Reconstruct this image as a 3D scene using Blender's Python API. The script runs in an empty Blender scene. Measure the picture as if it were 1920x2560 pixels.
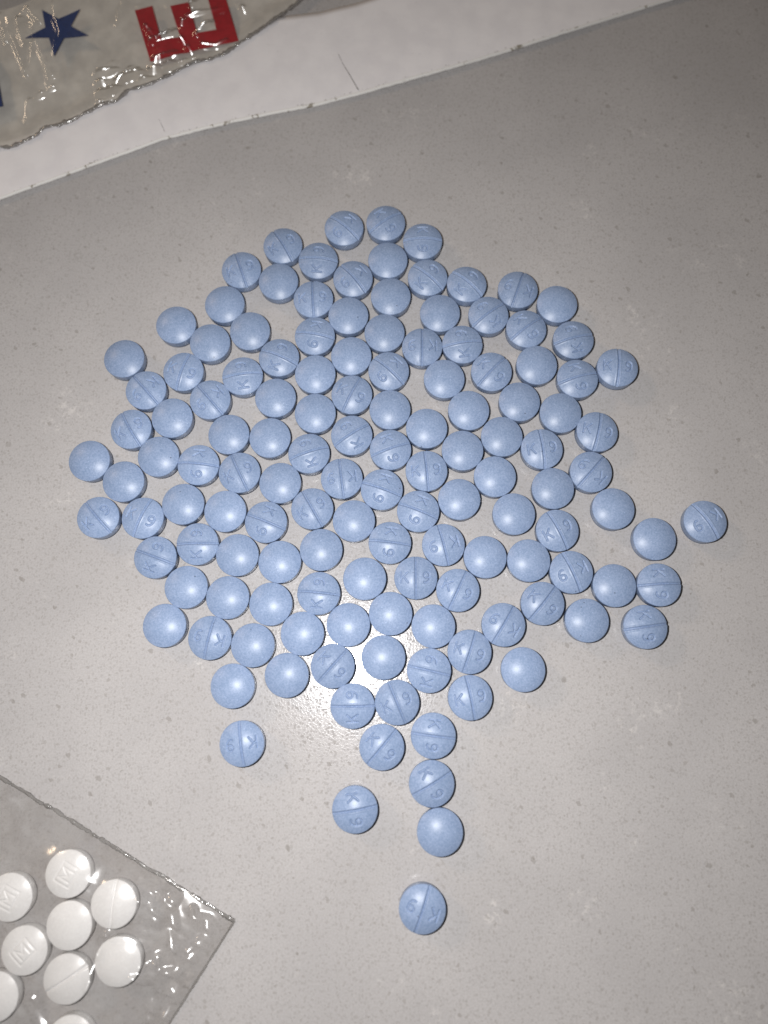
import bpy, bmesh, math, random
import numpy as np
from mathutils import Matrix, Vector, noise

MM = 0.001
sc = bpy.context.scene
C = sc.collection

# ------------------------------------------------------------------ camera (a phone held about 12.6 cm above the counter, slightly tilted)
cam_data = bpy.data.cameras.new('camera')
cam = bpy.data.objects.new('camera', cam_data)
C.objects.link(cam)
cam_data.sensor_fit = 'VERTICAL'
cam_data.sensor_height = 34.6
cam_data.lens = 34.6 * 1924.0 / 2560.0
cam_data.clip_start = 0.005
cam_data.clip_end = 20.0
_r = Vector((0.99991926, 0.0, -0.01270739)); _u = Vector((0.00264845, 0.97803983, 0.20840122)); _b = Vector((0.01242834, -0.20841805, 0.97796086))
CAM_POS = Vector((0, 0, 126.535 * MM))
m = Matrix.Identity(4)
for i in range(3):
    m[i][0], m[i][1], m[i][2], m[i][3] = _r[i], _u[i], _b[i], CAM_POS[i]
cam.matrix_world = m
cam_data.dof.use_dof = True
cam_data.dof.focus_distance = 0.127
cam_data.dof.aperture_fstop = 10.0
sc.camera = cam

# ------------------------------------------------------------------ light: dim room, phone flash beside the lens, warm room lamp far off
world = bpy.data.worlds.new('World'); sc.world = world; world.use_nodes = True
bg = world.node_tree.nodes['Background']
bg.inputs[0].default_value = (1.0, 0.95, 0.90, 1); bg.inputs[1].default_value = 0.055

fl = bpy.data.lights.new('phone_flash', 'AREA'); fl.shape = 'DISK'; fl.size = 0.0024; fl.energy = 0.217; fl.color = (1.0, 0.985, 0.975)
flash = bpy.data.objects.new('phone_flash', fl); C.objects.link(flash)
flash.location = CAM_POS + Vector((-0.0125, 0.0045, 0.0))
flash.rotation_euler = Vector((-0.09, -0.12, -1.0)).to_track_quat('-Z', 'Y').to_euler()

rl = bpy.data.lights.new('room_lamp', 'AREA'); rl.shape = 'DISK'; rl.size = 0.22; rl.energy = 2.5; rl.color = (1.0, 0.74, 0.50)
lamp = bpy.data.objects.new('room_lamp', rl); C.objects.link(lamp)
lamp.location = (-0.95, 0.70, 0.75)
lamp.rotation_euler = (Vector((0, 0.05, 0)) - Vector(lamp.location)).to_track_quat('-Z', 'Y').to_euler()

sc.view_settings.view_transform = 'Standard'
sc.view_settings.look = 'None'
sc.view_settings.exposure = 0.0
sc.view_settings.gamma = 1.0
sc.view_settings.use_curve_mapping = False
sc.render.engine = 'CYCLES'
sc.cycles.max_bounces = 12
sc.cycles.transparent_max_bounces = 24
sc.cycles.caustics_reflective = False
sc.cycles.sample_clamp_indirect = 6.0
sc.cycles.use_denoising = True

# ------------------------------------------------------------------ helpers
class NT:
    def __init__(s, name):
        s.m = bpy.data.materials.new(name); s.m.use_nodes = True
        s.t = s.m.node_tree; s.t.nodes.clear()
        s.out = s.t.nodes.new('ShaderNodeOutputMaterial')
    def n(s, typ, **kw):
        nd = s.t.nodes.new('ShaderNode' + typ)
        for k, v in kw.items():
            if k.startswith('_'): setattr(nd, k[1:], v)
        for k, v in kw.items():
            if not k.startswith('_'):
                k2 = int(k[1:]) if k[0] == 'i' and k[1:].isdigit() else k.replace('__', ' ')
                s.set(nd.inputs[k2], v)
        return nd
    def set(s, sock, v):
        if isinstance(v, bpy.types.NodeSocket): s.t.links.new(v, sock)
        elif isinstance(v, bpy.types.Node): s.t.links.new(v.outputs[0], sock)
        elif isinstance(v, tuple) and len(v) == 3 and sock.type == 'RGBA': sock.default_value = v + (1,)
        else: sock.default_value = v
    def math(s, op, a, b=0.0, c=0.0, clamp=False):
        nd = s.t.nodes.new('ShaderNodeMath'); nd.operation = op; nd.use_clamp = clamp
        s.set(nd.inputs[0], a); s.set(nd.inputs[1], b); s.set(nd.inputs[2], c); return nd.outputs[0]
    def ramp(s, x, a, b, lo=0.0, hi=1.0):
        nd = s.t.nodes.new('ShaderNodeMapRange'); nd.interpolation_type = 'SMOOTHSTEP'
        s.set(nd.inputs[0], x); s.set(nd.inputs[1], a); s.set(nd.inputs[2], b); s.set(nd.inputs[3], lo); s.set(nd.inputs[4], hi)
        return nd.outputs[0]
    def mix(s, f, a, b, mode='MIX'):
        nd = s.t.nodes.new('ShaderNodeMix'); nd.data_type = 'RGBA'; nd.blend_type = mode
        s.set(nd.inputs[0], f); s.set(nd.inputs[6], a); s.set(nd.inputs[7], b); return nd.outputs[2]
    def coords(s, scale=1000.0, warp=0.0, warp_scale=1.0, offset=None):
        tc = s.t.nodes.new('ShaderNodeTexCoord')
        vm = s.t.nodes.new('ShaderNodeVectorMath'); vm.operation = 'SCALE'
        s.t.links.new(tc.outputs['Object'], vm.inputs[0]); vm.inputs[3].default_value = scale
        return vm.outputs[0]
    def vadd(s, a, b, op='ADD'):
        vm = s.t.nodes.new('ShaderNodeVectorMath'); vm.operation = op
        s.set(vm.inputs[0], a); s.set(vm.inputs[1], b); return vm.outputs[0]
    def noise(s, v, scale, detail=3.0, rough=0.55):
        return s.n('TexNoise', Vector=v, Scale=scale, Detail=detail, Roughness=rough)
    def bump(s, h, strength, dist):
        return s.n('Bump', Height=h, Strength=strength, Distance=dist).outputs[0]
    def done(s, sh):
        s.t.links.new(sh.outputs[0] if isinstance(sh, bpy.types.Node) else sh, s.out.inputs[0]); return s.m

def tag(o, label=None, cat=None, group=None, kind=None):
    if label: o['label'] = label
    if cat: o['category'] = cat
    if group: o['group'] = group
    if kind: o['kind'] = kind
    return o

def mesh_obj(name, verts, faces, mat, parent=None, smooth=True):
    me = bpy.data.meshes.new(name)
    me.from_pydata([tuple(v) for v in verts], [], faces)
    me.update()
    if smooth: me.shade_smooth()
    me.materials.append(mat)
    o = bpy.data.objects.new(name, me); C.objects.link(o)
    if parent: o.parent = parent
    return o

def empty(name, loc=(0, 0, 0)):
    o = bpy.data.objects.new(name, None); o.empty_display_size = 0.005; o.location = loc; C.objects.link(o); return o

# ------------------------------------------------------------------ materials
def mat_counter():
    t = NT('quartz_counter'); v = t.coords()
    wob = t.noise(v, 0.9, 2.0)
    vw = t.vadd(v, t.vadd(wob.outputs['Color'], (0.9, 0.9, 0.9), 'MULTIPLY'))
    vw = t.vadd(vw, t.vadd(t.noise(v, 2.6, 2.0).outputs['Color'], (0.42, 0.42, 0.42), 'MULTIPLY'))
    base = (0.475, 0.452, 0.437)
    # fine resin/grain network
    fine = t.n('TexVoronoi', _feature='F1', Vector=vw, Scale=2.0)
    fr = t.n('SeparateColor', i0=fine.outputs['Color'])
    gm = t.math('MULTIPLY', t.ramp(fine.outputs['Distance'], 0.44, 0.34), t.ramp(fr.outputs[0], 0.40, 0.46))
    # mid chips
    mid = t.n('TexVoronoi', _feature='F1', Vector=vw, Scale=0.95)
    mr = t.n('SeparateColor', i0=mid.outputs['Color'])
    siz = t.math('MULTIPLY_ADD', mr.outputs[1], 0.17, 0.08)
    mm = t.math('MULTIPLY', t.ramp(t.math('SUBTRACT', mid.outputs['Distance'], siz), 0.05, -0.03), t.ramp(mr.outputs[0], 0.55, 0.60))
    # sparse dark and warm chips, drawn out
    mp = t.n('Mapping', Vector=vw, _vector_type='TEXTURE'); mp.inputs['Rotation'].default_value = (0, 0, 0.9); mp.inputs['Scale'].default_value = (0.8, 1.1, 1.0)
    big = t.n('TexVoronoi', _feature='F1', Vector=mp, Scale=0.36)
    br = t.n('SeparateColor', i0=big.outputs['Color'])
    bs = t.math('MULTIPLY_ADD', br.outputs[1], 0.13, 0.05)
    bm = t.math('MULTIPLY', t.ramp(t.math('SUBTRACT', big.outputs['Distance'], bs), 0.03, -0.02), t.ramp(br.outputs[0], 0.55, 0.60))
    # white milky wisps
    w1 = t.noise(v, 0.075, 4.0, 0.62); w2 = t.noise(vw, 0.8, 6.0, 0.72)
    wm = t.math('MULTIPLY', t.ramp(w1, 0.56, 0.68), t.ramp(w2, 0.50, 0.64))
    cl = t.noise(v, 0.05, 3.0, 0.5)
    col = t.mix(t.ramp(cl, 0.3, 0.7), (0.446, 0.431, 0.431), (0.495, 0.478, 0.476))
    col = t.mix(t.ramp(t.noise(v, 3.2, 2.0), 0.38, 0.62, 0.0, 0.34), col, (0.36, 0.345, 0.335))
    col = t.mix(t.math('MULTIPLY', gm, 0.30), col, (0.29, 0.272, 0.258))
    col = t.mix(t.math('MULTIPLY', mm, 0.50), col, t.mix(mr.outputs[2], (0.23, 0.21, 0.19), (0.36, 0.34, 0.325)))
    col = t.mix(t.math('MULTIPLY', bm, 0.34), col, t.mix(br.outputs[2], (0.13, 0.11, 0.085), (0.27, 0.245, 0.215)))
    col = t.mix(t.math('MULTIPLY', wm, 0.42), col, (0.72, 0.69, 0.665))
    # surface: smooth chips in a slightly rougher resin; shallow relief
    grain = t.math('MAXIMUM', gm, t.math('MAXIMUM', mm, bm))
    hv = t.n('TexVoronoi', _feature='DISTANCE_TO_EDGE', Vector=vw, Scale=2.0)
    hgt = t.math('ADD', t.math('MULTIPLY', t.ramp(hv.outputs[0], 0.0, 0.16), 1.0), t.math('MULTIPLY', t.noise(v, 5.0, 3.0), 0.8))
    rough = t.math('SUBTRACT', t.math('MULTIPLY_ADD', t.noise(v, 2.4, 2.0), 0.07, 0.155), t.math('MULTIPLY', grain, 0.13))
    nrm = t.bump(hgt, 0.07, 0.00008)
    b = t.n('BsdfPrincipled', Base__Color=col, Roughness=rough, Normal=nrm)
    b.inputs['IOR'].default_value = 1.36
    b.inputs['Coat Weight'].default_value = 0.35; b.inputs['Coat Roughness'].default_value = 0.04; b.inputs['Coat IOR'].default_value = 1.4
    return t.done(b)

def mat_pill(name, dark, light, rough=0.36, speck=True):
    t = NT(name); oi = t.n('ObjectInfo')
    v = t.vadd(t.coords(), t.vadd(oi.outputs['Random'], (173.0, 91.0, 57.0), 'MULTIPLY'))
    n1 = t.noise(v, 3.4, 3.0, 0.75); n2 = t.noise(v, 0.55, 2.0)
    f = t.math('ADD', t.math('MULTIPLY', t.ramp(n1, 0.34, 0.66), 0.75), t.math('MULTIPLY', t.ramp(n2, 0.3, 0.7), 0.25))
    col = t.mix(f, dark, light)
    vo = t.n('TexVoronoi', Vector=v, Scale=2.0); vr = t.n('SeparateColor', i0=vo.outputs['Color'])
    dots = t.math('MULTIPLY', t.ramp(vo.outputs['Distance'], 0.30, 0.14), t.ramp(vr.outputs[0], 0.78, 0.82))
    col = t.mix(t.math('MULTIPLY', dots, 0.40), col, tuple(min(1, c * 1.30 + 0.04) for c in light))
    if speck:
        vo = t.n('TexVoronoi', Vector=v, Scale=0.62); vr = t.n('SeparateColor', i0=vo.outputs['Color'])
        d2 = t.math('MULTIPLY', t.ramp(vo.outputs['Distance'], 0.085, 0.05), t.ramp(vr.outputs[1], 0.86, 0.88))
        col = t.mix(t.math('MULTIPLY', d2, 0.75), col, (0.05, 0.06, 0.09))
    hs = t.n('HueSaturation', Color=col, Value=t.math('MULTIPLY_ADD', oi.outputs['Random'], 0.11, 0.945))
    nrm = t.bump(t.noise(v, 7.0, 3.0, 0.7), 0.22, 0.00004)
    b = t.n('BsdfPrincipled', Base__Color=hs, Roughness=t.math('MULTIPLY_ADD', n1, 0.12, rough - 0.06), Normal=nrm)
    b.inputs['IOR'].default_value = 1.46
    return t.done(b)

def mat_film(name, tint, haze=0.03, f0=0.045, rough=0.06, hazecol=(0.8, 0.79, 0.78), vary=1.0, patch=0.2):
    t = NT(name); v = t.coords()
    tr = t.n('BsdfTransparent', Color=t.mix(t.ramp(t.noise(v, 0.13, 4.0, 0.6), 0.35, 0.68), tint, tuple(1 - (1 - c) * vary for c in tint)))
    gl = t.n('BsdfGlossy', Color=(0.95, 0.95, 0.95), Roughness=rough)
    lw = t.n('LayerWeight', Blend=0.5)
    fr = t.math('MULTIPLY_ADD', t.math('POWER', lw.outputs['Facing'], 5.0), 0.6, f0, clamp=True)
    df = t.n('BsdfDiffuse', Color=hazecol)
    hz = t.n('MixShader', i0=t.ramp(t.noise(v, 0.25, 3.0), 0.3, 0.75, haze * (1 - patch), haze * (1 + patch)), i1=tr, i2=df)
    mx = t.n('MixShader', i0=fr, i1=hz, i2=gl)
    return t.done(mx)

def mat_print(name, col):
    t = NT(name); v = t.coords()
    c = t.mix(t.ramp(t.noise(v, 0.9, 4.0), 0.35, 0.7), col, tuple(x * 0.82 for x in col))
    b = t.n('BsdfPrincipled', Base__Color=c, Roughness=0.5)
    b.inputs['Specular IOR Level'].default_value = 0.15
    return t.done(b)

def mat_card():
    t = NT('white_card'); v = t.coords()
    at = t.n('Attribute', _attribute_name='edge_mm')
    e = at.outputs['Fac']
    c = t.mix(t.ramp(t.noise(v, 0.25, 4.0), 0.3, 0.7), (0.80, 0.78, 0.80), (0.86, 0.84, 0.855))
    c = t.mix(t.math('MULTIPLY', t.ramp(t.noise(v, 1.2, 3.0), 0.64, 0.74), 0.10), c, (0.3, 0.28, 0.26))
    near = t.ramp(e, 0.62, 0.42)
    st = t.math('MULTIPLY', t.ramp(t.noise(v, 0.36, 4.0, 0.68), 0.57, 0.64), near)
    c = t.mix(t.math('MULTIPLY', near, 0.8), c, (0.74, 0.725, 0.69))
    scr = t.math('MULTIPLY', t.ramp(t.noise(v, 1.6, 3.0, 0.7), 0.56, 0.66), t.math('MULTIPLY', t.ramp(e, 0.95, 0.75), t.ramp(e, 0.35, 0.55)))
    c = t.mix(t.math('MULTIPLY', scr, 0.6), c, (0.26, 0.25, 0.24))
    c = t.mix(t.math('MULTIPLY', st, 0.8), c, (0.17, 0.135, 0.085))
    nrm = t.bump(t.noise(v, 1.4, 4.0), 0.15, 0.0001)
    return t.done(t.n('BsdfPrincipled', Base__Color=c, Roughness=0.55, Normal=nrm))

def mat_plain(name, col, rough):
    t = NT(name); v = t.coords()
    c = t.mix(t.ramp(t.noise(v, 2.0, 3.0), 0.3, 0.7), col, tuple(x * 0.7 for x in col))
    return t.done(t.n('BsdfPrincipled', Base__Color=c, Roughness=rough))

M_COUNTER = mat_counter()
M_BLUE = mat_pill('blue_tablet', (0.205, 0.284, 0.440), (0.312, 0.396, 0.575), 0.38)
M_WHITE = mat_pill('white_tablet', (0.80, 0.785, 0.775), (0.87, 0.86, 0.85), 0.30, False)
M_FILM = mat_film('clear_film', (0.985, 0.98, 0.97), 0.02, 0.10, 0.17, (0.84, 0.79, 0.70))
M_FILM_LOW = mat_film('clear_film_lower', (0.98, 0.975, 0.965), 0.66, 0.03, 0.2, (0.92, 0.885, 0.825))
M_FILM2 = mat_film('zip_film', (0.975, 0.972, 0.97), 0.09, 0.10, 0.20, patch=0.95)  # uneven milky haze paints the film's broad soft sheen into its colour
M_FILM2_LOW = mat_film('zip_film_lower', (0.965, 0.96, 0.955), 0.02, 0.02, 0.25, vary=3.2)
M_SEAM = mat_film('film_seam', (0.66, 0.64, 0.63), 0.14, 0.10, 0.14)
M_SEAM2 = mat_film('zip_seam', (0.80, 0.785, 0.77), 0.16, 0.10, 0.14)
M_RED = mat_print('red_ink', (0.42, 0.008, 0.018))
M_NAVY = mat_print('blue_ink', (0.018, 0.045, 0.17))
M_CARD = mat_card()
M_SLIT = mat_plain('torn_card', (0.30, 0.285, 0.275), 0.9)

# ------------------------------------------------------------------ countertop
bm = bmesh.new()
bmesh.ops.create_cube(bm, size=1.0)
for vtx in bm.verts:
    vtx.co = Vector((vtx.co.x * 0.9, vtx.co.y * 0.9 + 0.04, vtx.co.z * 0.03 - 0.015))
me = bpy.data.meshes.new('countertop'); bm.to_mesh(me); bm.free(); me.materials.append(M_COUNTER)
counter = bpy.data.objects.new('countertop', me); C.objects.link(counter)
tag(counter, 'grey speckled polished quartz countertop', None, None, 'structure')

# ------------------------------------------------------------------ blue pills
def seg_d(x, y, a, b):
    ax, ay = a; bx, by = b
    t = np.clip(((x - ax) * (bx - ax) + (y - ay) * (by - ay)) / ((bx - ax) ** 2 + (by - ay) ** 2), 0, 1)
    return np.hypot(x - ax - t * (bx - ax), y - ay - t * (by - ay))

def poly_d(x, y, pts):
    d = np.full(np.shape(x), 1e9)
    for a, b in zip(pts, pts[1:]): d = np.minimum(d, seg_d(x, y, a, b))
    return d

def sstep(a, b, x):
    t = np.clip((x - a) / (b - a), 0, 1); return t * t * (3 - 2 * t)

def glyph_k9(x, y):
    k = lambda px, py: (px - 1.86, py)
    d = seg_d(x, y, k(-0.52, -0.84), k(-0.52, 0.84))
    d = np.minimum(d, seg_d(x, y, k(-0.44, -0.14), k(0.56, 0.82)))
    d = np.minimum(d, seg_d(x, y, k(-0.10, 0.16), k(0.58, -0.84)))
    n = lambda px, py: (px + 1.74, py)
    loop = [n(0.46 * math.cos(a), 0.38 + 0.45 * math.sin(a)) for a in np.linspace(0, 2 * math.pi, 26)]
    tail = [n(0.46, 0.38), n(0.48, 0.05), n(0.37, -0.40), n(0.12, -0.74), n(-0.16, -0.85), n(-0.42, -0.80)]
    return np.minimum(d, np.minimum(poly_d(x, y, loop), poly_d(x, y, tail)))

def glyph_m(x, y):
    d = poly_d(x, y, [(-0.75, -0.85), (-0.75, 0.85), (0.0, -0.25), (0.75, 0.85), (0.75, -0.85)])
    for sgn in (-1, 1):
        d = np.minimum(d, seg_d(x, y, (sgn * 1.45, -1.05), (sgn * 1.45, 1.05)))
    d = np.minimum(d, seg_d(x, y, (-1.45, 1.25), (1.45, 1.25)))
    return np.minimum(d, seg_d(x, y, (-1.45, -1.25), (1.45, -1.25)))

def pill_mesh(name, mat, R, wall, dome, rings, segs, carve=None, taper=0.10):
    """tablet standing on the lowest point of its convex underside; upper face may be carved"""
    Rs = (R * R + dome * dome) / (2 * dome)
    verts = []; faces = []
    zt = dome + wall
    th = np.linspace(0, 2 * math.pi, segs, endpoint=False)
    prof = [(R * 0.985 * q, None) for q in (np.linspace(0, 1, rings + 1)[1:]) ** 0.92]
    verts.append((0, 0, zt + dome - (carve(np.zeros(1), np.zeros(1))[0] if carve else 0)))
    loops = []
    def ring(r, z):
        st = len(verts); 
        for a, zz in zip(th, z if np.ndim(z) else np.full(segs, z)):
            verts.append((r * math.cos(a), r * math.sin(a), float(zz)))
        loops.append(st)
    for r, _ in prof:
        z = zt + math.sqrt(Rs * Rs - r * r) - (Rs - dome)
        zz = np.full(segs, z)
        if carve: zz = zz - carve(r * np.cos(th), r * np.sin(th))
        ring(r, zz)
    cut = carve(R * np.cos(th), R * np.sin(th)) if carve else 0
    ring(R, zt - 0.075 - cut * 0.7)
    ring(R - taper * 0.5, dome + wall * 0.5)
    ring(R - taper, dome + 0.08)
    ring(R * 0.985 - taper, dome)
    for q in (0.82, 0.6, 0.3):
        r = R * q; ring(r, dome - (math.sqrt(Rs * Rs - r * r) - (Rs - dome)))
    verts.append((0, 0, 0.0))
    for i in range(segs): faces.append((0, loops[0] + i, loops[0] + (i + 1) % segs))
    for a, b in zip(loops, loops[1:]):
        for i in range(segs):
            j = (i + 1) % segs; faces.append((a + i, b + i, b + j, a + j))
    last = loops[-1]; end = len(verts) - 1
    for i in range(segs): faces.append((end, last + (i + 1) % segs, last + i))
    me = bpy.data.meshes.new(name)
    me.from_pydata([(x * MM, y * MM, z * MM) for x, y, z in verts], [], faces); me.update(); me.shade_smooth()
    se = me.attributes.new('sharp_edge', 'BOOLEAN', 'EDGE')
    rim = {loops[rings - 1], loops[rings]}
    flags = []
    for e in me.edges:
        a, b = e.vertices; la = (a - 1) // segs; lb = (b - 1) // segs
        flags.append(la == lb and la in (rings - 1, rings))
    se.data.foreach_set('value', flags)
    me.materials.append(mat)
    return me, Rs

def carve_k9(x, y):
    r = np.hypot(x, y)
    score = 0.31 * np.clip(1.04 - np.abs(x) / 0.25, 0, 1) - 0.045 * np.exp(-((np.abs(x) - 0.33) / 0.10) ** 2)
    g = 0.25 * np.clip(1.06 - glyph_k9(x, y) / 0.18, 0, 1) 
    return score + g

def carve_score(x, y): return 0.28 * (1 - sstep(0.03, 0.26, np.abs(x)))
def carve_m(x, y): return 0.085 * (1 - sstep(0.05, 0.22, glyph_m(x, y)))

R_PILL = 3.48
ME_K9, RS = pill_mesh('stamped_blue_pill', M_BLUE, R_PILL, 1.88, 1.05, 72, 224, carve_k9)
ME_BLANK, RS = pill_mesh('plain_blue_pill', M_BLUE, R_PILL, 1.88, 1.05, 16, 84)

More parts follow.
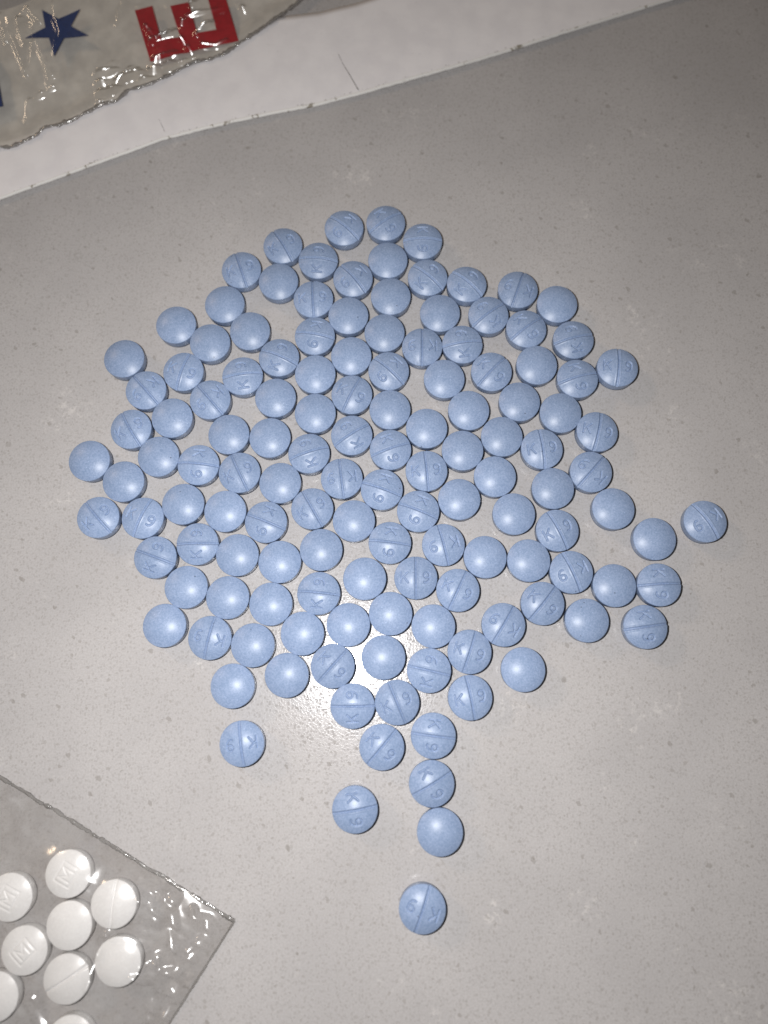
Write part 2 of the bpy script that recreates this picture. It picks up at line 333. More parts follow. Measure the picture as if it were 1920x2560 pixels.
# x, y in mm from the point below the camera; turn of the K-to-9 line in degrees (None: plain side up); label
PILLS = [
    (-19.56, 74.77, 31, 'blue pill with K lower left of 9, second from left in first row down'),
    (-26.73, 70.06, 19, 'blue pill with K left of 9, first from left in first row down'),
    (-13.18, 71.75, 85, 'blue pill with K below 9, third from left in first row down'),
    (-8.71, 78.18, -131, 'blue pill with K upper right of 9, second highest, left of the topmost pill'),
    (-20.11, 67.79, None, 'plain domed blue pill, second from left in second row down'),
    (-29.43, 63.53, None, 'plain domed blue pill, first from left in second row down'),
    (-13.95, 64.44, 3, 'blue pill with K left of 9, third from left in second row down'),
    (-13.55, 57.45, -100, 'blue pill with K above 9, fourth from left in third row down'),
    (-24.76, 58.31, None, 'plain domed blue pill, third from left in third row down'),
    (-31.52, 56.38, None, 'plain domed blue pill, second from left in third row down'),
    (-1.24, 79.08, -56, 'blue pill with K upper left of 9, highest of all, at the top'),
    (5.25, 75.43, -90, 'blue pill with K above 9, fifth from left in first row down'),
    (-0.83, 71.87, None, 'plain domed blue pill, fourth from left in first row down'),
    (-7.04, 68.31, -140, 'blue pill with K upper right of 9, fourth from left in second row down'),
    (6.10, 68.39, 49, 'blue pill with K lower left of 9, sixth from left in second row down'),
    (-0.40, 64.85, None, 'plain domed blue pill, fifth from left in second row down'),
    (-7.70, 61.29, None, 'plain domed blue pill, fifth from left in third row down'),
    (8.10, 61.64, None, 'plain domed blue pill, seventh from left in third row down'),
    (-1.55, 57.94, None, 'plain domed blue pill, sixth from left in third row down'),
    (4.95, 55.35, 179, 'blue pill with K right of 9, seventh from left in fourth row down'),
    (11.94, 55.75, 99, 'blue pill with K below 9, eighth from left in third row down'),
    (13.01, 67.27, 48, 'blue pill with K lower left of 9, seventh from left in second row down'),
    (21.80, 65.98, 160, 'blue pill with K right of 9, eighth from left in second row down'),
    (28.47, 63.23, None, 'plain domed blue pill, ninth from left in second row down'),
    (16.53, 61.20, 127, 'blue pill with K lower right of 9, ninth from left in third row down'),
    (23.08, 58.64, -53, 'blue pill with K upper left of 9, tenth from left in third row down'),
    (30.97, 56.57, 104, 'blue pill with K below 9, eleventh from left in third row down'),
    (38.25, 51.51, -6, 'blue pill with K left of 9, at the upper right end of the pile'),
    (31.34, 49.54, -74, 'blue pill with K above 9, eleventh from left in fourth row down'),
    (24.57, 51.79, None, 'plain domed blue pill, tenth from left in fourth row down'),
    (28.02, 43.26, None, 'plain domed blue pill, tenth from left in fifth row down'),
    (34.31, 40.04, -14, 'blue pill with K left of 9, twelfth from left in sixth row down'),
    (16.77, 50.68, -44, 'blue pill with K upper left of 9, ninth from left in fourth row down'),
    (8.75, 49.47, None, 'plain domed blue pill, eighth from left in fourth row down'),
    (12.81, 43.77, None, 'plain domed blue pill, eighth from left in fifth row down'),
    (21.35, 45.39, None, 'plain domed blue pill, ninth from left in fifth row down'),
    (11.50, 36.89, None, 'plain domed blue pill, ninth from left in sixth row down'),
    (18.11, 39.19, None, 'plain domed blue pill, tenth from left in sixth row down'),
    (24.77, 37.06, 6, 'blue pill with K left of 9, eleventh from left in sixth row down'),
    (16.76, 32.27, None, 'plain domed blue pill, eighth from left in seventh row down'),
    (-37.71, 59.71, None, 'plain domed blue pill, first from left in third row down'),
    (-46.37, 53.54, None, 'plain domed blue pill, at the upper left end of the pile'),
    (-35.98, 50.98, -18, 'blue pill with K left of 9, first from left in fourth row down'),
    (-42.20, 47.75, -138, 'blue pill with K upper right of 9, first from left in fifth row down'),
    (-31.17, 45.89, -139, 'blue pill with K upper right of 9, third from left in fifth row down'),
    (-44.36, 40.80, 31, 'blue pill with K lower left of 9, first from left in sixth row down'),
    (-37.42, 42.64, None, 'plain domed blue pill, second from left in fifth row down'),
    (-27.78, 39.77, None, 'plain domed blue pill, third from left in sixth row down'),
    (-25.72, 50.28, 99, 'blue pill with K below 9, second from left in fourth row down'),
    (-19.57, 53.62, 67, 'blue pill with K below 9, third from left in fourth row down'),
    (-13.33, 50.45, None, 'plain domed blue pill, fourth from left in fourth row down'),
    (-20.00, 46.23, None, 'plain domed blue pill, fourth from left in fifth row down'),
    (-13.20, 43.45, None, 'plain domed blue pill, fifth from left in fifth row down'),
    (-20.74, 39.15, None, 'plain domed blue pill, fourth from left in sixth row down'),
    (-7.13, 53.72, None, 'plain domed blue pill, fifth from left in fourth row down'),
    (-0.69, 50.97, -133, 'blue pill with K upper right of 9, sixth from left in fourth row down'),
    (-7.01, 46.72, -27, 'blue pill with K upper left of 9, sixth from left in fifth row down'),
    (-0.57, 43.97, None, 'plain domed blue pill, seventh from left in fifth row down'),
    (5.61, 40.68, None, 'plain domed blue pill, eighth from left in sixth row down'),
    (-6.99, 39.54, 123, 'blue pill with K lower right of 9, sixth from left in sixth row down'),
    (-0.48, 36.97, -70, 'blue pill with K above 9, seventh from left in sixth row down'),
    (-50.98, 35.12, None, 'plain domed blue pill, leftmost of all'),
    (-44.93, 31.60, None, 'plain domed blue pill, first from left in seventh row down'),
    (-39.36, 35.87, None, 'plain domed blue pill, second from left in sixth row down'),
    (-32.48, 34.48, -95, 'blue pill with K above 9, second from left in seventh row down'),
    (-48.63, 25.65, 42, 'blue pill with K lower left of 9, second leftmost of all'),
    (-41.32, 25.52, -23, 'blue pill with K upper left of 9, first from left in eighth row down'),
    (-34.65, 27.83, None, 'plain domed blue pill, second from left in eighth row down'),
    (-38.83, 18.88, 70, 'blue pill with K below 9, first from left in ninth row down'),
    (-32.16, 20.99, 91, 'blue pill with K below 9, second from left in ninth row down'),
    (-25.38, 19.24, None, 'plain domed blue pill, third from left in ninth row down'),
    (-33.43, 14.11, None, 'plain domed blue pill, first from left in tenth row down'),
    (-26.66, 12.35, None, 'plain domed blue pill, second from left in tenth row down'),
    (-36.67, 7.89, None, 'plain domed blue pill, first from left in eleventh row down'),
    (-29.31, 5.76, 167, 'blue pill with K right of 9, second from left in eleventh row down'),
    (-22.36, 4.82, None, 'plain domed blue pill, third from left in eleventh row down'),
    (-25.62, 33.11, 26, 'blue pill with K lower left of 9, third from left in seventh row down'),
    (-18.84, 31.36, None, 'plain domed blue pill, fourth from left in seventh row down'),
    (-14.10, 36.51, 109, 'blue pill with K below 9, fifth from left in sixth row down'),
    (-8.66, 32.11, -173, 'blue pill with K right of 9, fifth from left in seventh row down'),
    (-27.79, 26.46, None, 'plain domed blue pill, third from left in eighth row down'),
    (-21.01, 24.70, -112, 'blue pill with K above 9, fourth from left in eighth row down'),
    (-13.38, 26.94, 30, 'blue pill with K lower left of 9, fifth from left in eighth row down'),
    (-11.72, 20.14, None, 'plain domed blue pill, fifth from left in ninth row down'),
    (-18.45, 18.19, None, 'plain domed blue pill, fourth from left in ninth row down'),
    (-1.95, 30.13, -110, 'blue pill with K above 9, sixth from left in seventh row down'),
    (5.48, 33.31, 5, 'blue pill with K left of 9, seventh from left in seventh row down'),
    (-6.54, 24.84, None, 'plain domed blue pill, sixth from left in eighth row down'),
    (4.02, 26.46, -112, 'blue pill with K above 9, seventh from left in eighth row down'),
    (10.77, 28.48, None, 'plain domed blue pill, eighth from left in eighth row down'),
    (-0.58, 21.17, -97, 'blue pill with K above 9, sixth from left in ninth row down'),
    (8.09, 20.77, -166, 'blue pill with K right of 9, seventh from left in ninth row down'),
    (19.67, 25.91, None, 'plain domed blue pill, ninth from left in eighth row down'),
    (26.21, 30.20, None, 'plain domed blue pill, ninth from left in seventh row down'),
    (32.71, 33.05, 138, 'blue pill with K lower right of 9, tenth from left in seventh row down'),
    (26.72, 23.22, 26, 'blue pill with K lower left of 9, tenth from left in eighth row down'),
    (14.84, 18.90, None, 'plain domed blue pill, eighth from left in ninth row down'),
    (21.81, 18.24, None, 'plain domed blue pill, ninth from left in ninth row down'),
    (28.57, 16.41, -157, 'blue pill with K upper right of 9, tenth from left in ninth row down'),
    (23.73, 11.28, -40, 'blue pill with K upper left of 9, eighth from left in tenth row down'),
    (17.41, 8.13, 148, 'blue pill with K lower right of 9, eighth from left in eleventh row down'),
    (10.27, 13.56, -26, 'blue pill with K upper left of 9, seventh from left in tenth row down'),
    (11.94, 3.76, -19, 'blue pill with K left of 9, fifth from left in twelfth row down'),
    (30.69, 8.64, None, 'plain domed blue pill, ninth from left in eleventh row down'),
    (20.24, 1.00, None, 'plain domed blue pill, alone right of the lower pile'),
    (36.06, 26.84, None, 'plain domed blue pill, eleventh from left in eighth row down'),
    (42.43, 21.66, None, 'plain domed blue pill, just left of the rightmost pill'),
    (50.75, 24.69, -147, 'blue pill with K upper right of 9, rightmost of all, standing apart'),
    (35.39, 14.22, None, 'plain domed blue pill, ninth from left in tenth row down'),
    (42.48, 14.43, -87, 'blue pill with K above 9, above the lowest far right pill'),
    (39.87, 7.63, -82, 'blue pill with K above 9, lowest pill at the far right'),
    (-12.20, 13.15, 84, 'blue pill with K below 9, fourth from left in tenth row down'),
    (-4.66, 15.48, None, 'plain domed blue pill, fifth from left in tenth row down'),
    (-19.74, 11.31, None, 'plain domed blue pill, third from left in tenth row down'),
    (-14.58, 6.57, None, 'plain domed blue pill, fourth from left in eleventh row down'),
    (-7.32, 8.14, None, 'plain domed blue pill, fifth from left in eleventh row down'),
    (-0.50, 9.74, None, 'plain domed blue pill, sixth from left in eleventh row down'),
    (-1.65, 2.84, None, 'plain domed blue pill, third from left in twelfth row down'),
    (-9.66, 1.54, -42, 'blue pill with K upper left of 9, second from left in twelfth row down'),
    (3.52, 15.47, 0, 'blue pill with K left of 9, sixth from left in tenth row down'),
    (6.22, 7.79, None, 'plain domed blue pill, seventh from left in eleventh row down'),
    (5.58, 0.78, 77, 'blue pill with K below 9, fourth from left in twelfth row down'),
    (12.02, -3.33, 11, 'blue pill with K left of 9, third from left in thirteenth row down'),
    (-6.52, -4.71, 91, 'blue pill with K below 9, first from left in thirteenth row down'),
    (0.46, -4.10, 23, 'blue pill with K left of 9, second from left in thirteenth row down'),
    (-1.97, -10.75, -41, 'blue pill with K upper left of 9, lowest pill left of the chain top'),
    (6.04, -8.98, -97, 'blue pill with K above 9, at the top of the vertical chain'),
    (5.76, -16.03, -60, 'blue pill with K upper left of 9, just above the plain pill ending the chain'),
    (-6.02, -19.82, -80, 'blue pill with K above 9, alone left of the chain near the bottom'),
    (6.84, -22.96, None, 'plain domed blue pill, bottom end of the short vertical chain'),
    (4.12, -33.71, 160, 'blue pill with K right of 9, lowest of all, alone near the bottom'),
    (-25.36, -1.52, None, 'plain domed blue pill, lowest pill on the left edge of the pile'),
    (-16.92, -0.02, None, 'plain domed blue pill, first from left in twelfth row down'),
    (-23.55, -10.24, -171, 'blue pill with K right of 9, alone at lower left, below the pile'),
]
rng = random.Random(7)
def place_pill(name, me, x, y, turn, tilt, Rs, z=0.0):
    o = bpy.data.objects.new(name, me); C.objects.link(o)
    ta = rng.uniform(0, 2 * math.pi)
    rot = Matrix.Rotation(tilt, 3, Vector((math.cos(ta), math.sin(ta), 0))) @ Matrix.Rotation(turn, 3, 'Z')
    c = Vector((x, y, Rs + z)) * MM
    o.location = c - rot @ Vector((0, 0, Rs * MM))
    o.rotation_euler = rot.to_euler()
    return o
for x, y, a, label in PILLS:
    turn = math.radians(a) if a is not None else rng.uniform(0, 6.28)
    o = place_pill('stamped_blue_pill' if a is not None else 'plain_blue_pill', ME_K9 if a is not None else ME_BLANK, x, y, turn, math.radians(abs(rng.gauss(0, 1.3))), RS)
    tag(o, label, 'pill', 'blue pills spread on the counter')

# ------------------------------------------------------------------ white card strip under the printed bag
def resample(pts, step):
    pts = np.array(pts, float); s = np.r_[0, np.cumsum(np.hypot(*np.diff(pts, axis=0).T))]
    q = np.arange(0, s[-1] + 1e-6, step)
    return np.c_[np.interp(q, s, pts[:, 0]), np.interp(q, s, pts[:, 1])]
def nz(x, y, sc_, z=0.0): return noise.noise(Vector((x * sc_, y * sc_, z)))

STRIP_LOW = [(-94.85, 77.09), (-82.94, 81.78), (-72.32, 85.95), (-63.77, 89.60), (-54.40, 93.45), (-48.59, 95.85), (-44.06, 97.76), (-42.89, 98.26), (-36.09, 100.16), (-30.81, 101.56), (-21.17, 103.79), (-13.66, 105.45), (-5.91, 107.72), (10.95, 112.99), (21.32, 116.52), (31.93, 120.26), (42.32, 124.04), (52.72, 127.66), (71.71, 134.38)]
BAG_EDGE = [(-91.43, 87.87), (-81.63, 92.77), (-73.09, 96.65), (-71.49, 96.47), (-69.14, 97.63), (-66.57, 98.97), (-65.37, 100.67), (-62.85, 101.07), (-60.02, 102.33), (-57.87, 103.69), (-54.62, 105.65), (-52.17, 106.23), (-50.06, 108.56), (-45.75, 110.01), (-42.43, 111.82), (-38.01, 114.70), (-36.96, 114.95), (-35.36, 115.11), (-31.98, 116.50), (-29.09, 118.98), (-25.65, 121.65), (-22.27, 124.61), (-19.54, 126.78), (-18.18, 128.15), (-14.07, 132.74), (-6.32, 141.14)]
STRIP_UP = [(-91.80, 89.67), (-81.91, 94.19), (-73.32, 97.91), (-66.78, 100.24), (-60.21, 103.62), (-54.78, 106.77), (-50.20, 109.61), (-42.55, 112.88), (-35.45, 116.01), (-29.16, 119.80), (-24.74, 123.38), (-21.70, 125.08), (-18.61, 125.41), (-13.97, 125.99), (-6.86, 128.02), (5.43, 132.69), (33.16, 143.68), (73.84, 157.74)]
low = resample(STRIP_LOW, 0.5)
n = len(low)
up_full = resample(STRIP_UP, 0.2)
sq = np.linspace(0, 1, n)
up = np.c_[np.interp(sq, np.linspace(0, 1, len(up_full)), up_full[:, 0]), np.interp(sq, np.linspace(0, 1, len(up_full)), up_full[:, 1])]
prof = [(1.6, 0.30), (0.40, 0.29), (0.10, 0.34), (0.0, 0.50), (0.04, 0.68), (0.14, 0.81), (0.28, 0.87), (0.50, 0.885), (1.2, 0.90)]
verts = []; edge = []
for i in range(n):
    d = up[i] - low[i]; L = np.hypot(*d); d = d / L
    j = 0.10 * nz(low[i][0], low[i][1], 0.9) + 0.05 * nz(low[i][0], low[i][1], 3.0)
    lift = 0.18 * nz(low[i][0], low[i][1], 0.06, 3.0) + 0.05 * nz(low[i][0], low[i][1], 0.35, 5.0)
    for s, z in prof:
        p = low[i] + d * (s + j); verts.append((p[0], p[1], max(0.22, z + lift))); edge.append(s if z > 0.5 else 0.0)
    for q in np.linspace(0.15, 1.0, 14):
        s = 1.2 + (L - 1.2) * q; p = low[i] + d * s
        verts.append((p[0], p[1], 0.90 + lift * (1 - q) + 0.10 * nz(p[0], p[1], 0.10, 9.0) * q)); edge.append(min(s, 9.0))
    p = low[i] + d * L; verts.append((p[0], p[1], 0.30)); edge.append(9.0)
k = len(prof) + 15
faces = [(i * k + a, (i + 1) * k + a, (i + 1) * k + a + 1, i * k + a + 1) for i in range(n - 1) for a in range(k - 1)]
faces += [(i * k + k - 1, (i + 1) * k + k - 1, (i + 1) * k, i * k) for i in range(n - 1)]
strip = empty('card_strip', (-0.02, 0.105, 0))
off = Vector(strip.location)
def child_mesh(name, verts, faces, mat, parent):
    o = mesh_obj(name, [(x * MM - parent.location.x, y * MM - parent.location.y, z * MM - parent.location.z) for x, y, z in verts], faces, mat, parent); return o
board = child_mesh('board', verts, [tuple(reversed(f)) for f in faces], M_CARD, strip)
at = board.data.attributes.new('edge_mm', 'FLOAT', 'POINT'); at.data.foreach_set('value', edge)
tag(strip, 'white card strip with a worn, stained lower edge beside the printed bag', 'card')
def ribbon(pts, w, z, name, mat, parent):
    pts = np.array(pts); vs = []
    for i, p in enumerate(pts):
        a = pts[max(0, i - 1)]; b = pts[min(len(pts) - 1, i + 1)]; t = (b - a) / np.hypot(*(b - a)); nrm = np.array([-t[1], t[0]])
        ww = w * (0.35 + 0.65 * i / (len(pts) - 1)) * (1 + 0.4 * nz(p[0], p[1], 2.1))
        for s, zz in ((-1, 0), (0, 0.05), (1, 0)): q = p + nrm * ww * s; vs.append((q[0], q[1], z + zz))
    fs = [(3 * i + a, 3 * i + a + 1, 3 * i + a + 4, 3 * i + a + 3) for i in range(len(pts) - 1) for a in (0, 1)]
    return child_mesh(name, vs, fs, mat, parent)
ribbon(resample([(-10.36, 116.38), (-9.34, 113.88), (-8.26, 111.92), (-6.25, 107.95)], 0.5), 0.10, 0.99, 'tear', M_SLIT, strip)
ribbon(resample([(-43.88, 102.37), (-43.19, 100.82), (-42.59, 99.5)], 0.3), 0.05, 1.0, 'tear', M_SLIT, strip)

# ------------------------------------------------------------------ printed clear bag (upper left)
CREASES = [
    (0.22, [(-65.72, 128.82), (-64.92, 123.80), (-63.72, 120.77), (-64.68, 115.89), (-63.99, 110.79)]),
    (0.20, [(-74.35, 124.20), (-72.96, 119.78), (-70.30, 114.07), (-69.12, 111.38)]),
    (0.20, [(-71.26, 123.88), (-69.02, 122.48), (-68.50, 119.46), (-65.90, 114.02), (-64.75, 108.94)]),
    (0.25, [(-63.79, 108.53), (-68.10, 105.55), (-68.40, 101.65)]),
    (0.20, [(-69.12, 111.38), (-68.73, 114.59), (-68.81, 117.83), (-68.21, 118.91)]),
    (0.18, [(-72.20, 123.89), (-71.62, 120.31), (-70.32, 117.85)]),
    (0.22, [(-52.30, 127.52), (-52.59, 125.03), (-52.75, 122.28)]),
    (0.18, [(-75.35, 124.76), (-74.80, 121.72), (-73.79, 118.70)]),
    (0.20, [(-71.40, 125.27), (-70.55, 126.23), (-69.44, 124.41), (-67.64, 122.73)]),
    (0.20, [(-49.19, 126.65), (-43.22, 124.91), (-43.57, 126.86)]),
    (0.60, [(-54.40, 105.67), (-55.03, 110.95), (-52.64, 112.79)]),
    (0.70, [(-53.59, 106.97), (-51.51, 109.85), (-49.36, 111.96), (-46.74, 110.60)]),
    (0.70, [(-45.57, 110.32), (-45.10, 113.78), (-44.08, 115.91), (-41.84, 113.20)]),
    (0.55, [(-44.08, 115.91), (-41.50, 115.35), (-38.70, 114.78)]),
    (0.30, [(-53.76, 115.49), (-51.89, 118.44), (-47.91, 117.99)]),
    (0.10, [(-57.81, 128.71), (-55.20, 122.31), (-52.95, 117.10), (-50.76, 112.24)]),
    (0.60, [(-39.51, 123.49), (-37.68, 124.29), (-35.37, 124.81), (-32.60, 125.61)]),
    (0.45, [(-40.45, 121.58), (-39.51, 123.49)]),
    (0.50, [(-37.47, 120.17), (-35.69, 121.79), (-34.32, 122.32)]),
    (0.50, [(-29.37, 126.67), (-28.13, 124.72)]),
    (0.45, [(-40.19, 118.85), (-38.19, 116.12), (-37.92, 115.30)]),
    (0.30, [(-45.78, 119.18), (-42.12, 120.23), (-41.46, 120.77)]),
    (0.50, [(-36.19, 117.71), (-33.64, 117.68), (-31.60, 118.61)]),
    (0.40, [(-47.10, 121.66), (-45.56, 119.45), (-45.96, 118.37)]),
    (0.35, [(-38.73, 126.52), (-36.95, 128.44)]),
]
WARM_FOLDS = [(1.0 if i % 3 else 1.5, c[1]) for i, c in enumerate(CREASES[:9])]
WHITE_FOLDS = [(2.0 if i < 4 else 0.9, c[1]) for i, c in enumerate(CREASES[10:14] + CREASES[16:])]
def crease_h(x, y, lines, width):
    h = np.zeros_like(x)
    for amp, pts in lines:
        d = poly_d(x, y, pts); h = h + amp * np.clip(1 - d / width, 0, 1)
    return h
def glint_folds(x, y, lines, g, period, width):
    """short stepped folds along traced creases: each step rises along g, then drops back"""
    L = math.hypot(*g); tt = (g[0] * x + g[1] * y) / L
    ph = tt / period + 0.5 * vnoise(x, y, 0.13, 71.0); ph = ph - np.floor(ph)
    saw = np.where(ph < 0.8, ph / 0.8, (1 - ph) / 0.2) * 0.8 * period * L
    win = np.zeros_like(x)
    for amp, pts in lines: win = np.maximum(win, np.clip(1.7 * (1 - poly_d(x, y, pts) / (width * amp)), 0, 1))
    return saw * win
def vnoise(x, y, s, z=0.0, f=noise.noise):
    out = np.empty(x.size); xf = x.ravel() * s; yf = y.ravel() * s
    for i in range(x.size): out[i] = f(Vector((xf[i], yf[i], z)))
    return out.reshape(x.shape)
edge_pts = resample(BAG_EDGE, 0.22)
edge_smooth = edge_pts.copy()
edge_pts = edge_pts + np.array([[0.16 * nz(p[0], p[1], 1.7, 2), 0.16 * nz(p[0], p[1], 1.7, 8)] for p in edge_pts])
DIRV = np.array([-0.42, 0.9075])
def film_h(x, y, vdist, folds=True):
    """height (mm) of the upper film; vdist = distance from the sealed edge"""
    rise = sstep(0, 9, vdist)
    h = 1.22 + 0.9 * rise + 0.50 * rise * vnoise(x, y, 0.07, 4.0) + 0.16 * vnoise(x, y, 0.20, 11.0) * sstep(0, 3, vdist)
    # crumpled stretch close to the seal: film pulled up steeply in short facets
    cr = np.exp(-(((x + 47.5) / 9.0) ** 2 + ((y - 110.5) / 3.2) ** 2))
    soft = vnoise(x, y, 0.34, 21.0)
    h = h + 0.45 * cr * sstep(0, 2.0, vdist) * (0.5 + soft)
    seal = np.clip(vnoise(x + 0.46 * y, 0 * y, 0.22, 77.0) * 2.6 + 0.6, 0, 1) * np.exp(-((x + 47.0) / 10.0) ** 2)
    h = h + 0.7 * seal * np.clip(vdist / 1.8, 0, 1) * (1 - 0.95 * sstep(1.8, 3.4, vdist))
    if not folds: return np.maximum(h, 1.14)
    h = h + 1.3 * crease_h(x, y, CREASES[:10], 0.7) * sstep(0, 1.5, vdist) + 0.3 * crease_h(x, y, CREASES[10:], 0.9) * sstep(0, 1.5, vdist)
    h = h + glint_folds(x, y, WARM_FOLDS, (0.249, 0.15), 3.4, 0.50) + glint_folds(x, y, WHITE_FOLDS, (-0.27, 0.83), 1.9, 0.85) * sstep(0, 0.8, vdist)
    return np.maximum(h, 1.14)
pbag = empty('printed_bag', (-0.05, 0.12, 0))
nv = 130; vd = np.linspace(0, 30, nv)
gx = edge_smooth[:, 0][:, None] + DIRV[0] * vd[None]; gy = edge_smooth[:, 1][:, None] + DIRV[1] * vd[None]
gz = film_h(gx, gy, np.broadcast_to(vd[None], gx.shape))
nu = len(edge_pts)
gfaces = [(i * nv + j, (i + 1) * nv + j, (i + 1) * nv + j + 1, i * nv + j + 1) for i in range(nu - 1) for j in range(nv - 1)]
child_mesh('upper_film', list(zip(gx.ravel(), gy.ravel(), gz.ravel())), gfaces, M_FILM, pbag)
sub = slice(None, None, 4)
lx, ly, lv = gx[sub, sub], gy[sub, sub], np.broadcast_to(vd[None], gx.shape)[sub, sub]
lz = 1.10 - 0.92 * sstep(0.5, 5.5, lv) + 0.10 * (1 + vnoise(lx, ly, 0.3, 7.0)) * sstep(3, 6, lv)
a_, b_ = lx.shape
child_mesh('lower_film', list(zip(lx.ravel(), ly.ravel(), lz.ravel())), [(i * b_ + j, (i + 1) * b_ + j, (i + 1) * b_ + j + 1, i * b_ + j + 1) for i in range(a_ - 1) for j in range(b_ - 1)], M_FILM_LOW, pbag)

def bead(name, pts, z, rad, mat, parent, sides=7, wob=0.5, flat=1.0):
    vs = []; npts = len(pts)
    for i, p in enumerate(pts):
        a = pts[max(0, i - 1)]; b = pts[min(npts - 1, i + 1)]; t = (b - a) / max(1e-6, np.hypot(*(b - a))); nr = np.array([-t[1], t[0]])
        zz = z(p, i) if callable(z) else z
        r = rad * (1 + wob * nz(p[0], p[1], 1.1, 1.0) + 0.5 * wob * nz(p[0], p[1], 3.3, 6.0)); tw = 3.0 * nz(p[0], p[1], 0.8, 14.0)
        for s in range(sides):
            an = 2 * math.pi * s / sides + tw
            rr = r * (1 + 0.35 * math.cos(2 * an + tw))
            vs.append((p[0] + nr[0] * rr * math.cos(an), p[1] + nr[1] * rr * math.cos(an), zz + flat * rr * math.sin(an)))
    fs = [(i * sides + s, i * sides + (s + 1) % sides, (i + 1) * sides + (s + 1) % sides, (i + 1) * sides + s) for i in range(npts - 1) for s in range(sides)]
    return child_mesh(name, vs, fs, mat, parent)
bead('sealed_edge', edge_pts, lambda p, i: 1.22 + 0.10 * nz(p[0], p[1], 1.3, 30), 0.27, M_SEAM, pbag)

def edge_dist(x, y):
    """distance from the sealed edge measured along DIRV"""
    P0 = np.array(edge_smooth); nrm = np.array([DIRV[1], -DIRV[0]])
    u = P0 @ nrm; v = P0 @ DIRV; o = np.argsort(u)
    return (x * DIRV[0] + y * DIRV[1]) - np.interp(x * nrm[0] + y * nrm[1], u[o], v[o])
def printed(name, poly, mat):
    bm = bmesh.new()
    vs = [bm.verts.new((x, y, 0)) for x, y in poly]; bm.faces.new(vs)
    bmesh.ops.triangulate(bm, faces=bm.faces[:])
    for _ in range(5):
        long = [e for e in bm.edges if e.calc_length() > 0.45]
        if not long: break
        bmesh.ops.subdivide_edges(bm, edges=long, cuts=1, use_grid_fill=True); bmesh.ops.triangulate(bm, faces=bm.faces[:])
    xs = np.array([v.co.x for v in bm.verts]); ys = np.array([v.co.y for v in bm.verts])
    zs = film_h(xs, ys, np.maximum(edge_dist(xs, ys), 0), False) - 0.04
    bm.verts.ensure_lookup_table()
    bmesh.ops.recalc_face_normals(bm, faces=bm.faces[:])
    vv = [(xs[i], ys[i], zs[i]) for i in range(len(xs))]; bm.verts.index_update()
    ff = [tuple(v.index for v in f.verts) for f in bm.faces]; bm.free()
    return child_mesh(name, vv, ff, mat, pbag)
printed('star_print', [(-67.71, 126.00), (-64.33, 123.85), (-60.23, 126.00), (-61.78, 122.26), (-58.19, 119.95), (-62.94, 119.56), (-64.43, 115.53), (-65.80, 119.59), (-70.43, 119.47), (-66.72, 121.96)], M_NAVY)
printed('letter_print', [(-49.74, 125.80), (-46.40, 126.69), (-44.19, 119.06), (-40.63, 119.70), (-42.88, 126.59), (-39.37, 127.44), (-37.43, 120.48), (-33.76, 121.39), (-35.99, 129.29), (-32.52, 129.24), (-29.50, 119.29), (-46.10, 114.50)], M_RED)
printed('mark_print', [(-78.38, 118.66), (-75.58, 114.15), (-73.14, 104.63), (-77.09, 103.38)], M_NAVY)
tag(pbag, 'crumpled clear plastic bag printed with a blue star and red letter', 'bag')

# ------------------------------------------------------------------ clear bag of white pills (lower left)
WR, WW, WD, Z0 = 3.42, 1.95, 0.80, 0.12
ME_WM, RSW = pill_mesh('stamped_white_pill', M_WHITE, WR, WW, WD, 40, 120, carve_m)
ME_WS, _ = pill_mesh('scored_white_pill', M_WHITE, WR, WW, WD, 40, 120, carve_score)
ME_WB, _ = pill_mesh('plain_white_pill', M_WHITE, WR, WW, WD, 16, 84)
WHITES = [
    (-48.96, -29.03, 'm', 62, 'white pill stamped M nearest the upper film edge of the bag'),
    (-57.49, -32.37, 'm', 64, 'white pill stamped M cut off by the left frame edge'),
    (-48.28, -36.16, 'b', 0, 'plain white pill in the middle of the bagged group'),
    (-41.76, -33.20, 's', -4, 'white pill with a near vertical score, upper right in bag'),
    (-54.54, -39.58, 'm', 46, 'white pill stamped M left of the plain middle pill'),
    (-47.96, -43.29, 's', -58, 'white pill with a slanting score, lower middle in bag'),
    (-40.64, -41.06, 'b', 0, 'plain white pill under film glare, lower right in bag'),
    (-58.30, -45.75, 'b', 0, 'plain white pill at lower left, cut by the frame edge'),
    (-46.71, -51.41, 'b', 0, 'white pill cut off by the bottom frame edge'),
]
wp = np.array([(w[0], w[1]) for w in WHITES])
for _ in range(200):
    for i in range(len(wp)):
        for j in range(i):
            v = wp[i] - wp[j]; L = np.hypot(*v)
            if L < 2 * WR + 0.03: c = (2 * WR + 0.03 - L) / 4 * v / L; wp[i] += c; wp[j] -= c
for (x, y), (_, _, kd, a, label) in zip(wp, WHITES):
    me, nm = {'m': (ME_WM, 'stamped_white_pill'), 's': (ME_WS, 'scored_white_pill'), 'b': (ME_WB, 'plain_white_pill')}[kd]
    o = place_pill(nm, me, x, y, math.radians(a), math.radians(0.6), RSW, Z0)
    tag(o, label, 'pill', 'white pills inside the clear bag')

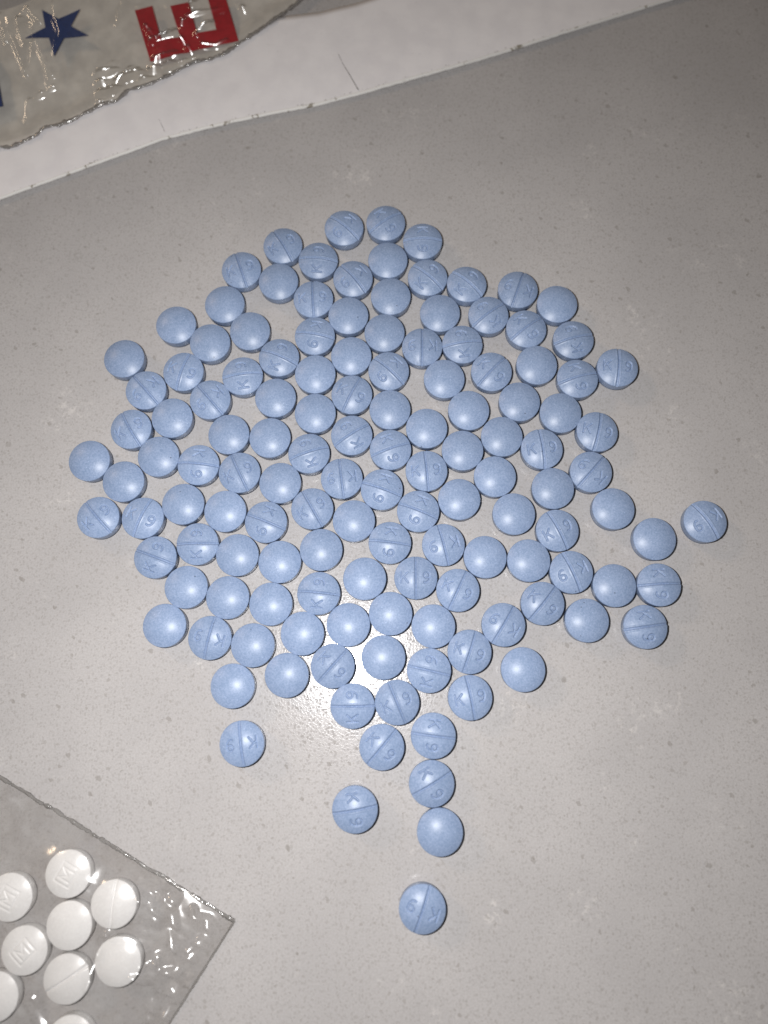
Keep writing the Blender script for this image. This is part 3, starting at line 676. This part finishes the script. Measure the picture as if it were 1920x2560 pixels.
CORNER = np.array((-24.17, -36.17)); A = np.array((-61.89, -15.60)); B = np.array((-33.28, -50.10))
EU = (A - CORNER) / np.hypot(*(A - CORNER)); EV = (B - CORNER) / np.hypot(*(B - CORNER))
LU, LV = 58.0, 34.0
NU, NV = 260, 150
uu, vv_ = np.meshgrid(np.linspace(0, LU, NU), np.linspace(0, LV, NV), indexing='ij')
wob_u = 0.25 * vnoise(uu[:, :1] * 0 + uu[:, :1], uu[:, :1] * 0, 0.35, 3.0); fade = np.exp(-vv_ / 1.5)
bx = CORNER[0] + EU[0] * uu + EV[0] * vv_; by = CORNER[1] + EU[1] * uu + EV[1] * vv_
bx = bx + fade * wob_u * EV[0]; by = by + fade * wob_u * EV[1]
obst = np.full(bx.shape, 0.2)
for (x, y) in wp:
    r = np.hypot(bx - x, by - y)
    top = Z0 + WD + WW + np.sqrt(np.maximum(RSW ** 2 - np.minimum(r, WR) ** 2, 0)) - (RSW - WD) + 0.10
    obst = np.maximum(obst, np.where(r <= WR + 0.1, top, 0))
hh = np.maximum(obst, 0.25 + 2.2 * sstep(0, 9, uu) * sstep(0, 7, vv_))
for it in range(500):
    lap = hh.copy()
    lap[1:-1, 1:-1] = 0.25 * (hh[2:, 1:-1] + hh[:-2, 1:-1] + hh[1:-1, 2:] + hh[1:-1, :-2])
    lap[-1] = lap[-2]; lap[:, -1] = lap[:, -2]
    lap[0] = 0.25; lap[:, 0] = 0.25
    hh = np.maximum(lap, obst)
CREASE2 = [
    (0.42, [(-37.67, -32.55), (-33.69, -31.40)]),
    (0.45, [(-36.08, -32.86), (-35.22, -35.74)]),
    (0.42, [(-32.55, -31.60), (-33.78, -33.68), (-35.01, -35.53)]),
    (0.25, [(-34.04, -31.19), (-33.53, -34.09), (-32.69, -36.95)]),
    (0.50, [(-38.28, -43.52), (-34.77, -43.21), (-32.14, -42.90), (-29.61, -40.58), (-27.96, -37.95), (-27.83, -36.12)]),
    (0.25, [(-33.35, -37.16), (-32.61, -40.40), (-31.98, -41.80)]),
    (0.20, [(-37.07, -41.82), (-35.09, -41.61), (-34.83, -40.40)]),
    (0.40, [(-31.84, -44.19), (-31.94, -46.36), (-33.74, -49.31)]),
    (0.30, [(-34.99, -43.21), (-34.66, -44.99), (-31.94, -46.36)]),
    (0.42, [(-35.43, -46.77), (-35.71, -49.12)]),
    (0.45, [(-52.94, -46.27), (-52.01, -48.03), (-50.78, -49.39)]),
    (0.12, [(-50.60, -31.66), (-48.85, -31.03), (-45.08, -29.97)]),
    (0.30, [(-27.85, -35.71), (-30.09, -35.51), (-30.38, -34.28)]),
    (0.25, [(-59.76, -28.55), (-58.98, -27.28)]),
    (0.25, [(-58.58, -28.96), (-59.13, -30.23)]),
    (0.25, [(-53.47, -30.00), (-51.98, -28.95)]),
    (0.14, [(-44.61, -44.45), (-43.80, -40.64), (-42.28, -37.19)]),
    (0.10, [(-42.80, -30.18), (-42.33, -33.50), (-41.87, -36.78)]),
    (0.25, [(-29.04, -38.56), (-30.74, -40.19)]),
    (0.30, [(-51.95, -21.70), (-48.72, -24.49), (-45.37, -26.39)]),
]
ZIP_FOLDS = [(1.35 if i in (0, 1, 2, 4, 7, 9, 10) else 0.8, c[1]) for i, c in enumerate(CREASE2) if i not in (11, 13, 14, 15, 17, 19)]
inner = sstep(0, 2.0, uu) * sstep(0, 2.0, vv_)
free = sstep(0.05, 0.5, hh - obst) * 0.8 + 0.2
ridg = vnoise(bx, by, 0.22, 51.0) + 0.35 * vnoise(bx * 0.5 + by * 0.9, by * 0.25 - bx * 0.2, 0.9, 53.0)
hh = hh + 0.6 * crease_h(bx, by, CREASE2, 1.15) * np.clip(0.62 + 0.9 * vnoise(bx, by, 0.42, 91.0), 0, 1.2) * inner + 0.35 * ridg * inner * free + 0.03 * (1 + vnoise(bx, by, 0.5, 61.0)) * inner
hh = hh + glint_folds(bx, by, ZIP_FOLDS, (-0.20, -0.30), 2.6, 0.80) * sstep(0, 1.0, uu) * sstep(0, 1.0, vv_)
zbag = empty('clear_bag', (-0.045, -0.035, 0))
child_mesh('upper_film', list(zip(bx.ravel(), by.ravel(), hh.ravel())), [(i * NV + j, i * NV + j + 1, (i + 1) * NV + j + 1, (i + 1) * NV + j) for i in range(NU - 1) for j in range(NV - 1)], M_FILM2, zbag)
sx, sy = bx[::6, ::6], by[::6, ::6]; a_, b_ = sx.shape
child_mesh('lower_film', list(zip(sx.ravel(), sy.ravel(), np.full(sx.size, 0.06))), [(i * b_ + j, i * b_ + j + 1, (i + 1) * b_ + j + 1, (i + 1) * b_ + j) for i in range(a_ - 1) for j in range(b_ - 1)], M_FILM2_LOW, zbag)
bead('side_seam', np.c_[bx[::2, 0], by[::2, 0]], 0.30, 0.24, M_SEAM2, zbag, wob=0.6, flat=0.9)
bead('bottom_seam', np.c_[bx[0, ::2], by[0, ::2]], 0.24, 0.14, M_SEAM2, zbag, wob=0.3, flat=0.9)
tag(zbag, 'clear plastic bag corner holding white pills at lower left', 'bag')

# ------------------------------------------------------------------ powder crumbs shed by the pills
vs = []; fs = []
for cx, cy, n_, sp in ((36.6, 13.8, 26, 1.5), (44.0, 12.6, 22, 1.6), (20.0, 20.0, 10, 9.0), (-20.0, 20.0, 14, 14.0), (10.0, -10.0, 12, 12.0), (-5.0, 45.0, 12, 18.0)):
    for _ in range(n_):
        x, y = rng.gauss(cx, sp), rng.gauss(cy, sp); r = rng.uniform(0.03, 0.10)
        if min((x - p[0]) ** 2 + (y - p[1]) ** 2 for p in PILLS) < 2.6 ** 2: continue
        b0 = len(vs); ph = rng.uniform(0, 6.28)
        for a in range(4): vs.append((x + r * math.cos(ph + a * 1.57) * rng.uniform(0.7, 1.3), y + r * math.sin(ph + a * 1.57), r * 0.5))
        vs.append((x, y, r * 1.2)); vs.append((x, y, 0.0))
        for a in range(4): fs += [(b0 + a, b0 + (a + 1) % 4, b0 + 4), (b0 + (a + 1) % 4, b0 + a, b0 + 5)]
dust = mesh_obj('pill_powder', [(x * MM, y * MM, z * MM) for x, y, z in vs], fs, mat_plain('pill_powder', (0.75, 0.77, 0.82), 0.7), None, False)
tag(dust, 'pale powder crumbs scattered between the blue pills', 'powder', None, 'stuff')
